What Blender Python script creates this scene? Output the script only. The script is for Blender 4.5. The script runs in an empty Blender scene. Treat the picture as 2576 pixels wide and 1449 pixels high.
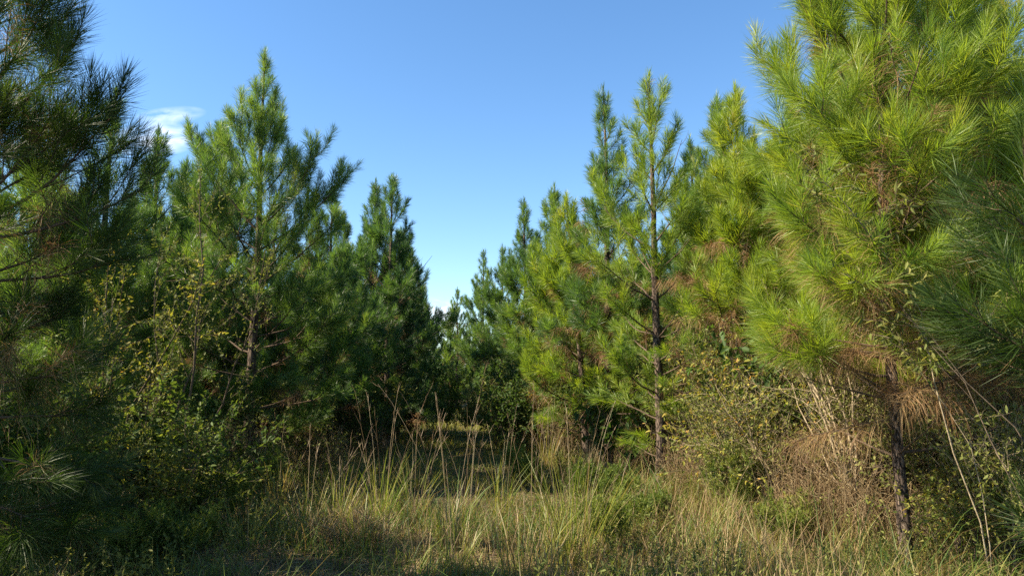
import bpy, math
import numpy as np
from mathutils import Vector

# ------------------------------------------------------------------ camera, sky, sun, exposure
SC = bpy.context.scene
COL = SC.collection
R = math.radians
F = 1860.0 / 2576.0            # focal length over frame width
PITCH = R(7.5)
EYE = 1.6
cam_d = bpy.data.cameras.new("camera")
cam_d.sensor_width = 36.0
cam_d.lens = 36.0 * F
cam_d.clip_start = 0.05
cam_d.clip_end = 3000
cam = bpy.data.objects.new("camera", cam_d)
COL.objects.link(cam)
cam.location = (0, 0, EYE)
cam.rotation_euler = (R(90) + PITCH, 0, 0)
SC.camera = cam

SUN_AZ = R(-100)                # measured from the view direction, negative = left
SUN_EL = R(40)
SUN_DIR = Vector((math.sin(SUN_AZ) * math.cos(SUN_EL), math.cos(SUN_AZ) * math.cos(SUN_EL), math.sin(SUN_EL)))
sun_d = bpy.data.lights.new("sun", "SUN")
sun_d.energy = 5.0
sun_d.angle = R(0.5)
sun_d.color = (1.0, 0.87, 0.67)
sun = bpy.data.objects.new("sun", sun_d)
COL.objects.link(sun)
sun.rotation_euler = SUN_DIR.to_track_quat('Z', 'Y').to_euler()

SC.view_settings.view_transform = 'Standard'
SC.view_settings.look = 'None'
SC.view_settings.exposure = 1.74
SC.view_settings.gamma = 1.0
SC.render.engine = 'CYCLES'
cy = SC.cycles
cy.max_bounces = 6
cy.diffuse_bounces = 5
cy.glossy_bounces = 2
cy.transmission_bounces = 4
cy.transparent_max_bounces = 4
cy.caustics_reflective = False
cy.caustics_refractive = False
cy.use_denoising = False
cy.use_adaptive_sampling = False

def pix_dir(px, py):
    x = (px - 1288) / 1860.0
    y = (724.5 - py) / 1860.0
    c, s = math.cos(PITCH), math.sin(PITCH)
    return np.array([x, c - y * s, s + y * c])

def ground_x(px, Y, z=0.0):
    return (px - 1288) / 1860.0 * (Y * math.cos(PITCH) + (z - EYE) * math.sin(PITCH))

def height_at(py, Y, px=1288):
    d = pix_dir(px, py)
    return EYE + d[2] / d[1] * Y

def spot(px, py, Y):
    d = pix_dir(px, py)
    return np.array([0, 0, EYE]) + d * (Y / d[1])

world = bpy.data.worlds.new("World")
SC.world = world
world.use_nodes = True
wt = world.node_tree
wn, wl = wt.nodes, wt.links
wn.clear()
w_out = wn.new("ShaderNodeOutputWorld")
w_bg = wn.new("ShaderNodeBackground")
w_sky = wn.new("ShaderNodeTexSky")
w_sky.sky_type = 'NISHITA'
w_sky.sun_disc = False
w_sky.sun_elevation = SUN_EL
w_sky.sun_rotation = SUN_AZ
w_sky.altitude = 50
w_sky.air_density = 1.0
w_sky.dust_density = 0.15
w_sky.ozone_density = 2.2
w_bg.inputs["Strength"].default_value = 0.077
# thin clouds painted by direction on the sky itself
w_tc = wn.new("ShaderNodeTexCoord")
w_sep = wn.new("ShaderNodeSeparateXYZ")
wl.new(w_tc.outputs["Generated"], w_sep.inputs[0])

def wmath(op, a, b=None, clamp=False):
    n = wn.new("ShaderNodeMath")
    n.operation = op
    n.use_clamp = clamp
    for i, v in enumerate((a, b)):
        if v is None:
            continue
        if isinstance(v, (int, float)):
            n.inputs[i].default_value = v
        else:
            wl.new(v, n.inputs[i])
    return n.outputs[0]

yy = wmath('MAXIMUM', w_sep.outputs["Y"], 0.02)
cu = wmath('DIVIDE', w_sep.outputs["X"], yy)
cv = wmath('DIVIDE', w_sep.outputs["Z"], yy)
comb = wn.new("ShaderNodeCombineXYZ")
wl.new(cu, comb.inputs[0])
wl.new(cv, comb.inputs[1])
cmap = wn.new("ShaderNodeMapping")
cmap.inputs["Rotation"].default_value = (0, 0, R(-14))
cmap.inputs["Scale"].default_value = (14, 46, 1)
wl.new(comb.outputs[0], cmap.inputs[0])
cnoise = wn.new("ShaderNodeTexNoise")
cnoise.inputs["Scale"].default_value = 1.0
cnoise.inputs["Detail"].default_value = 6
cnoise.inputs["Roughness"].default_value = 0.6
cnoise.inputs["Distortion"].default_value = 0.6
wl.new(cmap.outputs[0], cnoise.inputs["Vector"])

def cloud_blob(px, py, rx, ry, slope, amount):
    d = pix_dir(px, py)
    u0, v0 = d[0] / d[1], d[2] / d[1]
    du = wmath('SUBTRACT', cu, float(u0))
    dv = wmath('SUBTRACT', wmath('SUBTRACT', cv, float(v0)), wmath('MULTIPLY', du, slope))
    a = wmath('DIVIDE', du, rx / 1860.0)
    b = wmath('DIVIDE', dv, ry / 1860.0)
    r2 = wmath('ADD', wmath('MULTIPLY', a, a), wmath('MULTIPLY', b, b))
    m = wmath('SUBTRACT', 1.0, r2, True)
    n = wmath('SUBTRACT', wmath('MULTIPLY', cnoise.outputs["Fac"], 3.4), 1.15, True)
    return wmath('MULTIPLY', wmath('MULTIPLY', m, n), amount)

c = cloud_blob(388, 352, 125, 50, 0.05, 0.8)
c = wmath('ADD', c, cloud_blob(425, 292, 100, 26, 0.10, 0.5))
c = wmath('ADD', c, cloud_blob(1100, 800, 70, 60, 0.0, 1.3))
c = wmath('MULTIPLY', wmath('MINIMUM', c, 0.9), wmath('GREATER_THAN', w_sep.outputs["Y"], 0.05))
w_mix = wn.new("ShaderNodeMixRGB")
w_mix.inputs["Color2"].default_value = (6.6, 6.9, 7.3, 1)
wl.new(c, w_mix.inputs["Fac"])
w_hs = wn.new("ShaderNodeHueSaturation")
w_hs.inputs["Saturation"].default_value = 1.18
w_hs.inputs["Value"].default_value = 1.0
wl.new(w_sky.outputs[0], w_hs.inputs["Color"])
wl.new(w_hs.outputs[0], w_mix.inputs["Color1"])
wl.new(w_mix.outputs[0], w_bg.inputs["Color"])
wl.new(w_bg.outputs[0], w_out.inputs["Surface"])

# ------------------------------------------------------------------ materials
def new_mat(name):
    m = bpy.data.materials.new(name)
    m.use_nodes = True
    nt = m.node_tree
    nt.nodes.clear()
    out = nt.nodes.new("ShaderNodeOutputMaterial")
    return m, nt, out

def ramp(nt, stops, fac):
    r = nt.nodes.new("ShaderNodeValToRGB")
    el = r.color_ramp.elements
    while len(el) < len(stops):
        el.new(0.5)
    for e, (p, c) in zip(el, stops):
        e.position = p
        e.color = (*c, 1)
    nt.links.new(fac, r.inputs[0])
    return r.outputs[0]

def leafy(name, stops, rough=0.45, trans=0.4, tint=(1.15, 1.1, 0.55), spec=0.5, objvar=0.12):
    """thin plant tissue: glossy-diffuse front mixed with light passing through; colour varies blade by blade."""
    m, nt, out = new_mat(name)
    at = nt.nodes.new("ShaderNodeAttribute")
    at.attribute_name = "tone"
    oi = nt.nodes.new("ShaderNodeObjectInfo")
    ma = nt.nodes.new("ShaderNodeMath"); ma.operation = 'MULTIPLY_ADD'
    nt.links.new(oi.outputs["Random"], ma.inputs[0])
    ma.inputs[1].default_value = 2 * objvar
    ma.inputs[2].default_value = -objvar
    ad = nt.nodes.new("ShaderNodeMath"); ad.operation = 'ADD'; ad.use_clamp = True
    nt.links.new(at.outputs["Fac"], ad.inputs[0])
    nt.links.new(ma.outputs[0], ad.inputs[1])
    colr = ramp(nt, stops, ad.outputs[0])
    p = nt.nodes.new("ShaderNodeBsdfPrincipled")
    p.inputs["Roughness"].default_value = rough
    p.inputs["Specular IOR Level"].default_value = spec
    nt.links.new(colr, p.inputs["Base Color"])
    t = nt.nodes.new("ShaderNodeBsdfTranslucent")
    mul = nt.nodes.new("ShaderNodeMixRGB"); mul.blend_type = 'MULTIPLY'
    mul.inputs[0].default_value = 1
    mul.inputs[2].default_value = (*tint, 1)
    nt.links.new(colr, mul.inputs[1])
    nt.links.new(mul.outputs[0], t.inputs["Color"])
    mx = nt.nodes.new("ShaderNodeMixShader")
    mx.inputs[0].default_value = trans
    nt.links.new(p.outputs[0], mx.inputs[1])
    nt.links.new(t.outputs[0], mx.inputs[2])
    nt.links.new(mx.outputs[0], out.inputs["Surface"])
    return m

def barky(name, c0, c1, c2, scale=14.0, stretch=0.35, bump=0.6):
    m, nt, out = new_mat(name)
    tc = nt.nodes.new("ShaderNodeTexCoord")
    mp = nt.nodes.new("ShaderNodeMapping")
    mp.inputs["Scale"].default_value = (1, 1, stretch)
    nt.links.new(tc.outputs["Object"], mp.inputs[0])
    vo = nt.nodes.new("ShaderNodeTexVoronoi")
    vo.feature = 'DISTANCE_TO_EDGE'
    vo.inputs["Scale"].default_value = scale * 1.6
    no = nt.nodes.new("ShaderNodeTexNoise")
    no.inputs["Scale"].default_value = scale
    no.inputs["Detail"].default_value = 6
    nt.links.new(mp.outputs[0], no.inputs["Vector"])
    mixv = nt.nodes.new("ShaderNodeMixRGB"); mixv.inputs[0].default_value = 0.12
    nt.links.new(mp.outputs[0], mixv.inputs[1])
    nt.links.new(no.outputs["Color"], mixv.inputs[2])
    nt.links.new(mixv.outputs[0], vo.inputs["Vector"])
    base = ramp(nt, [(0.3, c1), (0.7, c2)], no.outputs["Fac"])
    edge = ramp(nt, [(0.0, (0, 0, 0)), (0.14, (1, 1, 1))], vo.outputs["Distance"])
    mx = nt.nodes.new("ShaderNodeMixRGB")
    nt.links.new(edge, mx.inputs[0])
    mx.inputs[1].default_value = (*c0, 1)
    nt.links.new(base, mx.inputs[2])
    p = nt.nodes.new("ShaderNodeBsdfPrincipled")
    p.inputs["Roughness"].default_value = 0.9
    p.inputs["Specular IOR Level"].default_value = 0.2
    nt.links.new(mx.outputs[0], p.inputs["Base Color"])
    b = nt.nodes.new("ShaderNodeBump")
    b.inputs["Strength"].default_value = bump
    b.inputs["Distance"].default_value = 0.02
    nt.links.new(edge, b.inputs["Height"])
    nt.links.new(b.outputs[0], p.inputs["Normal"])
    nt.links.new(p.outputs[0], out.inputs["Surface"])
    return m

M = {}
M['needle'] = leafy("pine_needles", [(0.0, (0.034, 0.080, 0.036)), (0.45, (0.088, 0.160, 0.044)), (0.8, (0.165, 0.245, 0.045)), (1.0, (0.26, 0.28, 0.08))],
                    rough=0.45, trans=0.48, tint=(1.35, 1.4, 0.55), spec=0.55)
M['needle_bright'] = leafy("bright_pine_needles", [(0.0, (0.075, 0.155, 0.034)), (0.45, (0.19, 0.275, 0.036)), (0.8, (0.285, 0.335, 0.042)), (1.0, (0.36, 0.31, 0.08))],  # yellow-green needles, colour lightened to carry the sunlight on these pines
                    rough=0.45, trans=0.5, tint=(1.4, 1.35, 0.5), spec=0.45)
M['needle_dark'] = leafy("dark_pine_needles", [(0.0, (0.016, 0.036, 0.008)), (0.5, (0.045, 0.085, 0.014)), (1.0, (0.12, 0.15, 0.03))],  # needle colour darkened to stand in for the shade on the near boughs
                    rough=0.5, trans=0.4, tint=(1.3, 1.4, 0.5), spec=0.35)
M['dead_needle'] = leafy("dead_pine_needles", [(0.0, (0.10, 0.055, 0.028)), (0.5, (0.23, 0.13, 0.055)), (1.0, (0.34, 0.24, 0.11))],
                    rough=0.6, trans=0.3, tint=(1.1, 1.0, 0.8), spec=0.3)
M['bark'] = barky("pine_bark", (0.016, 0.012, 0.009), (0.07, 0.046, 0.034), (0.17, 0.13, 0.10), scale=16, stretch=0.28, bump=1.0)
M['twig'] = barky("pine_branch_bark", (0.035, 0.024, 0.016), (0.085, 0.058, 0.04), (0.15, 0.11, 0.075), scale=30, bump=0.2)
M['grey_stem'] = barky("weathered_stem", (0.12, 0.09, 0.055), (0.27, 0.21, 0.13), (0.42, 0.35, 0.23), scale=30, bump=0.2)
M['brown_stem'] = barky("brown_stem", (0.04, 0.03, 0.02), (0.10, 0.075, 0.05), (0.17, 0.13, 0.09), scale=30, bump=0.2)
M['leaf_yellow'] = leafy("yellowing_leaves", [(0, (0.06, 0.09, 0.018)), (0.5, (0.16, 0.19, 0.035)), (0.85, (0.32, 0.28, 0.05)), (1, (0.34, 0.20, 0.06))], rough=0.6, trans=0.45, spec=0.25)
M['leaf_green'] = leafy("green_leaves", [(0, (0.028, 0.06, 0.014)), (0.55, (0.07, 0.125, 0.025)), (1, (0.15, 0.19, 0.04))], rough=0.6, trans=0.45, spec=0.25)
M['leaf_olive'] = leafy("olive_leaves", [(0, (0.06, 0.08, 0.02)), (0.55, (0.14, 0.165, 0.038)), (1, (0.26, 0.25, 0.075))], rough=0.6, trans=0.42, tint=(1.1, 1.1, 0.6), spec=0.25)
M['feather'] = leafy("feathery_weed_leaves", [(0, (0.05, 0.09, 0.018)), (0.55, (0.12, 0.18, 0.03)), (1, (0.22, 0.25, 0.05))], rough=0.55, trans=0.42, spec=0.3)
M['grass'] = leafy("grass_blades", [(0, (0.13, 0.08, 0.04)), (0.25, (0.27, 0.20, 0.085)), (0.5, (0.21, 0.22, 0.05)), (0.8, (0.13, 0.19, 0.032)), (1, (0.07, 0.13, 0.025))], rough=0.5, trans=0.45, spec=0.35, objvar=0.05)
M['clump'] = leafy("tall_grass_blades", [(0, (0.15, 0.09, 0.045)), (0.3, (0.32, 0.25, 0.11)), (0.52, (0.26, 0.27, 0.06)), (0.8, (0.15, 0.22, 0.035)), (1, (0.07, 0.13, 0.025))], rough=0.45, trans=0.5, spec=0.4, objvar=0.05)
M['straw'] = leafy("straw_stalks", [(0, (0.16, 0.10, 0.06)), (0.5, (0.33, 0.24, 0.14)), (1, (0.44, 0.37, 0.22))], rough=0.5, trans=0.25, tint=(1, 1, 0.9), spec=0.35, objvar=0.05)
M['dry'] = leafy("dry_brush_stalks", [(0, (0.13, 0.075, 0.038)), (0.5, (0.28, 0.195, 0.10)), (1, (0.42, 0.34, 0.19))], rough=0.6, trans=0.2, tint=(1, 1, 0.9), spec=0.25, objvar=0.05)
M['petal'] = leafy("pink_petals", [(0, (0.45, 0.20, 0.40)), (1, (0.62, 0.36, 0.58))], rough=0.5, trans=0.3, tint=(1, 1, 1))
M['yellow_petal'] = leafy("yellow_flower_heads", [(0, (0.45, 0.32, 0.03)), (1, (0.62, 0.5, 0.06))], rough=0.5, trans=0.3, tint=(1, 1, 1))

def ground_mat(name, stops, scale):
    m, nt, out = new_mat(name)
    tc = nt.nodes.new("ShaderNodeTexCoord")
    n1 = nt.nodes.new("ShaderNodeTexNoise"); n1.inputs["Scale"].default_value = scale; n1.inputs["Detail"].default_value = 10; n1.inputs["Roughness"].default_value = 0.72
    n2 = nt.nodes.new("ShaderNodeTexNoise"); n2.inputs["Scale"].default_value = 60; n2.inputs["Detail"].default_value = 4
    nt.links.new(tc.outputs["Object"], n1.inputs["Vector"])
    nt.links.new(tc.outputs["Object"], n2.inputs["Vector"])
    mm = nt.nodes.new("ShaderNodeMath"); mm.operation = 'MULTIPLY_ADD'
    nt.links.new(n2.outputs["Fac"], mm.inputs[0]); mm.inputs[1].default_value = 0.35
    nt.links.new(n1.outputs["Fac"], mm.inputs[2])
    sb = nt.nodes.new("ShaderNodeMath"); sb.operation = 'SUBTRACT'; nt.links.new(mm.outputs[0], sb.inputs[0]); sb.inputs[1].default_value = 0.17
    colr = ramp(nt, stops, sb.outputs[0])
    p = nt.nodes.new("ShaderNodeBsdfPrincipled"); p.inputs["Roughness"].default_value = 0.95; p.inputs["Specular IOR Level"].default_value = 0.1
    nt.links.new(colr, p.inputs["Base Color"])
    b = nt.nodes.new("ShaderNodeBump"); b.inputs["Strength"].default_value = 0.8; b.inputs["Distance"].default_value = 0.03
    nt.links.new(n2.outputs["Fac"], b.inputs["Height"]); nt.links.new(b.outputs[0], p.inputs["Normal"])
    nt.links.new(p.outputs[0], out.inputs["Surface"])
    return m

M['soil'] = ground_mat("forest_floor", [(0.3, (0.03, 0.022, 0.014)), (0.5, (0.07, 0.052, 0.03)), (0.62, (0.11, 0.085, 0.048)), (0.75, (0.05, 0.06, 0.02))], 0.9)
M['path'] = ground_mat("sandy_straw_path", [(0.3, (0.08, 0.07, 0.03)), (0.5, (0.17, 0.14, 0.06)), (0.7, (0.22, 0.19, 0.09))], 1.6)

# ------------------------------------------------------------------ mesh helpers
def unit(v):
    return v / np.maximum(np.linalg.norm(v, axis=-1, keepdims=True), 1e-9)

class MB:
    """collects vertices, faces and a per-vertex tone, then links them as ONE mesh object"""
    def __init__(self):
        self.v, self.f, self.t, self.n = [], [], [], 0
    def add(self, v, faces, tone=0.5):
        v = np.asarray(v, np.float32).reshape(-1, 3)
        for f in faces:
            if len(f):
                self.f.append(np.asarray(f, np.int64) + self.n)
        self.v.append(v)
        self.t.append(np.broadcast_to(np.asarray(tone, np.float32), (len(v),)))
        self.n += len(v)
    def mesh(self, name, mat, smooth=False):
        me = bpy.data.meshes.new(name)
        if self.n == 0:
            return me
        v = np.concatenate(self.v)
        t = np.concatenate(self.t)
        loops = np.concatenate([f.ravel() for f in self.f]).astype(np.int32)
        sizes = np.concatenate([np.full(len(f), f.shape[1]) for f in self.f])
        starts = np.concatenate([[0], np.cumsum(sizes)[:-1]]).astype(np.int32)
        me.vertices.add(len(v)); me.vertices.foreach_set("co", v.ravel())
        me.loops.add(len(loops)); me.loops.foreach_set("vertex_index", loops)
        me.polygons.add(len(sizes)); me.polygons.foreach_set("loop_start", starts)
        if smooth:
            me.polygons.foreach_set("use_smooth", np.ones(len(sizes), bool))
        a = me.attributes.new("tone", 'FLOAT', 'POINT')
        a.data.foreach_set("value", np.ascontiguousarray(t, np.float32))
        me.materials.append(mat)
        me.update(calc_edges=True)
        return me
    def build(self, name, mat, parent=None, smooth=False):
        o = bpy.data.objects.new(name, self.mesh(name, mat, smooth))
        COL.objects.link(o)
        if parent is not None:
            o.parent = parent
        return o

def tubes(mb, P, Rad, sides=5, tone=0.5):
    """P (N,K,3), Rad (N,K): N tubes at once"""
    P = np.asarray(P, float); Rad = np.asarray(Rad, float)
    if P.ndim == 2:
        P = P[None]; Rad = Rad[None]
    N, K, _ = P.shape
    if N == 0:
        return
    T = unit(np.gradient(P, axis=1))
    ref = np.where(np.abs(T[:, :1, 2:3]) > 0.8, np.array([1.0, 0.13, 0]), np.array([0.1, 0.15, 1.0]))
    U = unit(np.cross(T, np.broadcast_to(ref, T.shape)))
    V = np.cross(T, U)
    a = np.arange(sides) * 2 * np.pi / sides
    ring = U[:, :, None] * np.cos(a)[None, None, :, None] + V[:, :, None] * np.sin(a)[None, None, :, None]
    verts = P[:, :, None] + ring * Rad[:, :, None, None]
    i = np.arange(K - 1)[:, None] * sides
    j = np.arange(sides)[None]
    j2 = (j + 1) % sides
    q = np.stack([i + j, i + j2, i + sides + j2, i + sides + j], -1).reshape(-1, 4)
    faces = (q[None] + (np.arange(N) * K * sides)[:, None, None]).reshape(-1, 4)
    tt = np.repeat(np.broadcast_to(np.asarray(tone, float), (N,)), K * sides)
    mb.add(verts.reshape(-1, 3), [faces], tt)

def sample(P, t):
    """points and tangents on polylines P (N,K,3) at t (N,)"""
    K = P.shape[1]
    f = np.clip(t, 0, 0.9999) * (K - 1)
    k = f.astype(int)
    fr = (f - k)[:, None]
    n = np.arange(len(P))
    A, B = P[n, k], P[n, k + 1]
    return A * (1 - fr) + B * fr, unit(B - A)

def needles(mb, rng, P, t0, dens, length, width, bent=True, droop=0.0, ang=(54, 16), tone=0.5, tonevar=0.18, maxper=400):
    """fascicles of needles round shoots P (N,K,3), from t0 to the tip"""
    P = np.asarray(P, float)
    N = len(P)
    if N == 0:
        return
    sl = np.linalg.norm(np.diff(P, axis=1), axis=2).sum(1) * (1 - t0)
    cnt = np.clip((sl * dens).astype(int) + 6, 6, maxper)
    idx = np.repeat(np.arange(N), cnt)
    n = len(idx)
    u01 = rng.random(n)
    t = t0[idx] + (1 - t0[idx]) * u01
    base, T = sample(P[idx], t)
    rv = unit(rng.normal(size=(n, 3)))
    U = unit(np.cross(T, rv))
    a = np.radians(ang[0] + (ang[1] - ang[0]) * u01 ** 1.6 + rng.normal(0, 9, n))[:, None]
    D = T * np.cos(a) + U * np.sin(a)
    L = (length * (0.72 + 0.45 * rng.random(n)) * (1 - 0.25 * u01 ** 3))[:, None]
    g = np.array([0, 0, -1.0])
    if np.ndim(droop):
        droop = droop[idx][:, None]
    dr = droop * (0.5 + rng.random((n, 1)))
    side = unit(np.cross(D, unit(rng.normal(size=(n, 3))))) * (width * 0.5)
    st = rng.normal(0, tonevar * 0.8, N)
    tt = np.clip(np.broadcast_to(np.asarray(tone, float), (N,))[idx] + st[idx] + rng.normal(0, tonevar * 0.6, n), 0, 1)
    if bent:
        m = base + D * L * 0.55 + g * L * dr * 0.25 + T * L * 0.03
        tip = base + D * L + g * L * dr + T * L * 0.16
        v = np.stack([base - side * .7, base + side * .7, m + side, m - side, tip], 1).reshape(-1, 3)
        o = np.arange(n)[:, None] * 5
        mb.add(v, [o + np.array([[0, 1, 2, 3]]), o + np.array([[3, 2, 4]])], np.repeat(tt, 5))
    else:
        tip = base + D * L + g * L * dr + T * L * 0.1
        v = np.stack([base - side * 1.1, base + side * 1.1, tip], 1).reshape(-1, 3)
        o = np.arange(n)[:, None] * 3
        mb.add(v, [o + np.array([[0, 1, 2]])], np.repeat(tt, 3))

def leaves(mb, rng, base, D, size, aspect=0.45, tone=0.5, tonevar=0.2, fold=0.25):
    n = len(base)
    if n == 0:
        return
    size = np.broadcast_to(size, (n,))[:, None] * (0.65 + 0.7 * rng.random((n, 1)))
    S = unit(np.cross(D, unit(rng.normal(size=(n, 3)) * 0.7 + np.array([0, 0, 1]))))
    Nn = unit(np.cross(S, D))
    w = size * aspect * 0.5
    m1 = base + D * size * 0.35
    m2 = base + D * size * 0.72 - Nn * size * 0.06
    tip = base + D * size - Nn * size * 0.16
    v = np.stack([base, m1 + S * w + Nn * w * fold, m2 + S * w * .72 + Nn * w * fold, tip,
                  m2 - S * w * .72 + Nn * w * fold, m1 - S * w + Nn * w * fold], 1).reshape(-1, 3)
    o = np.arange(n)[:, None] * 6
    tt = np.clip(tone + rng.normal(0, tonevar, n), 0, 1)
    mb.add(v, [o + np.array([[0, 1, 2, 3]]), o + np.array([[3, 4, 5, 0]])], np.repeat(tt, 6))

def blades(mb, rng, base, H, W, lean=0.3, tone=0.5, tonevar=0.15, az=None, K=4):
    """curved tapering grass blades from base (N,3)"""
    n = len(base)
    if n == 0:
        return
    H = np.broadcast_to(H, (n,)); W = np.broadcast_to(W, (n,))
    if az is None:
        az = rng.random(n) * 2 * np.pi
    d = np.stack([np.cos(az), np.sin(az), np.zeros(n)], 1)
    ln = np.broadcast_to(lean, (n,)) * (0.4 + 1.2 * rng.random(n))
    fa = az + np.pi / 2 + rng.normal(0, 0.6, n)
    s = np.stack([np.cos(fa), np.sin(fa), np.zeros(n)], 1)
    rows = []
    for k in range(K):
        f = k / (K - 1)
        bend = ln * f ** 1.7
        c = base + d * (H * bend)[:, None] + np.array([0, 0, 1.0]) * (H * f * np.sqrt(np.maximum(1 - (0.75 * ln * f) ** 2, 0.12)))[:, None]
        if k == K - 1:
            rows.append(c[:, None])
        else:
            w = (W * (1 - 0.55 * f) * 0.5)[:, None]
            rows.append(np.stack([c - s * w, c + s * w], 1))
    v = np.concatenate(rows, 1)
    nv = 2 * (K - 1) + 1
    o = np.arange(n)[:, None] * nv
    fs = [o + np.array([[2 * k, 2 * k + 1, 2 * k + 3, 2 * k + 2]]) for k in range(K - 2)]
    fs.append(o + np.array([[nv - 3, nv - 2, nv - 1]]))
    tt = np.clip(np.broadcast_to(np.asarray(tone, float), (n,)) + rng.normal(0, tonevar, n), 0, 1)
    mb.add(v.reshape(-1, 3), fs, np.repeat(tt, nv))

def arc(p0, az, el0, el1, L, K=6, rng=None, wob=0.0):
    """polylines (N,K,3) leaving p0 (N,3) at elevation el0 and ending at el1 (radians)"""
    p0 = np.asarray(p0, float); N = len(p0)
    az, el0, el1, L = [np.broadcast_to(np.asarray(x, float), (N,)) for x in (az, el0, el1, L)]
    P = np.empty((N, K, 3)); P[:, 0] = p0
    a = az.copy(); w = 0
    for k in range(1, K):
        f = (k - 0.5) / (K - 1)
        e = el0 + (el1 - el0) * f
        if rng is not None and wob:
            e = e + rng.normal(0, wob, N); a = a + rng.normal(0, wob, N)
        d = np.stack([np.cos(e) * np.cos(a), np.cos(e) * np.sin(a), np.sin(e)], 1)
        P[:, k] = P[:, k - 1] + d * (L / (K - 1))[:, None]
    return P

def az_el(T):
    return np.arctan2(T[:, 1], T[:, 0]), np.arcsin(np.clip(T[:, 2], -1, 1))

def tag(o, label=None, cat=None, group=None, kind=None):
    if label: o["label"] = label
    if cat: o["category"] = cat
    if group: o["group"] = group
    if kind: o["kind"] = kind
    return o

def empty(name, loc, rz=0.0):
    o = bpy.data.objects.new(name, None)
    COL.objects.link(o)
    o.empty_display_size = 0.3
    o.location = loc
    o.rotation_euler = (0, 0, rz)
    return o

def copy_tree(src, loc, rz, sc=(1, 1, 1)):
    c = src.copy(); COL.objects.link(c)
    c.location = loc; c.rotation_euler = (0, 0, rz); c.scale = sc
    for ch in src.children:
        d = ch.copy(); COL.objects.link(d); d.parent = c
        for g in ch.children:
            e = g.copy(); COL.objects.link(e); e.parent = d
    return c

# ------------------------------------------------------------------ ground
def gz(x, y):
    x = np.asarray(x, float); y = np.asarray(y, float)
    return 0.05 * np.sin(0.9 * x + 0.4 * y) + 0.04 * np.sin(1.7 * y - 0.6 * x + 1.0) + 0.03 * np.sin(2.9 * x + 1.3 * y)

def path_x(y):
    y = np.asarray(y, float)
    return 0.15 - 0.052 * y - 0.0002 * y * y

g = MB()
xs = np.concatenate([[-400, -200, -100, -60], np.arange(-40, 40.1, 0.5), [60, 100, 200, 400]])
ys = np.concatenate([[-60, -20], np.arange(-6, 70.1, 0.5), [90, 130, 200, 350, 600]])
X, Y = np.meshgrid(xs, ys)
Z = np.where((np.abs(X) < 45) & (Y < 75) & (Y > -10), gz(X, Y), 0)
nx = len(xs)
i = (np.arange(len(ys) - 1)[:, None] * nx + np.arange(nx - 1)[None]).reshape(-1)
g.add(np.stack([X, Y, Z], -1), [np.stack([i, i + 1, i + nx + 1, i + nx], 1)])
tag(g.build("ground", M['soil'], smooth=True), kind="structure")

g = MB()
ys = np.arange(19, 66, 0.5)
us = np.linspace(-1, 1, 9)
rr = np.random.default_rng(5)
hw = 0.7 + 0.18 * np.sin(ys * 0.9) + 0.1 * np.sin(ys * 2.3)
X = path_x(ys)[:, None] + us[None] * hw[:, None]
Y = np.repeat(ys[:, None], 9, 1)
Z = gz(X, Y) + 0.012 - 0.03 * (np.abs(us[None]) > 0.99)
i = (np.arange(len(ys) - 1)[:, None] * 9 + np.arange(8)[None]).reshape(-1)
g.add(np.stack([X, Y, Z], -1), [np.stack([i, i + 1, i + 10, i + 9], 1)])
tag(g.build("path", M['path'], smooth=True), kind="structure")

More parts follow.
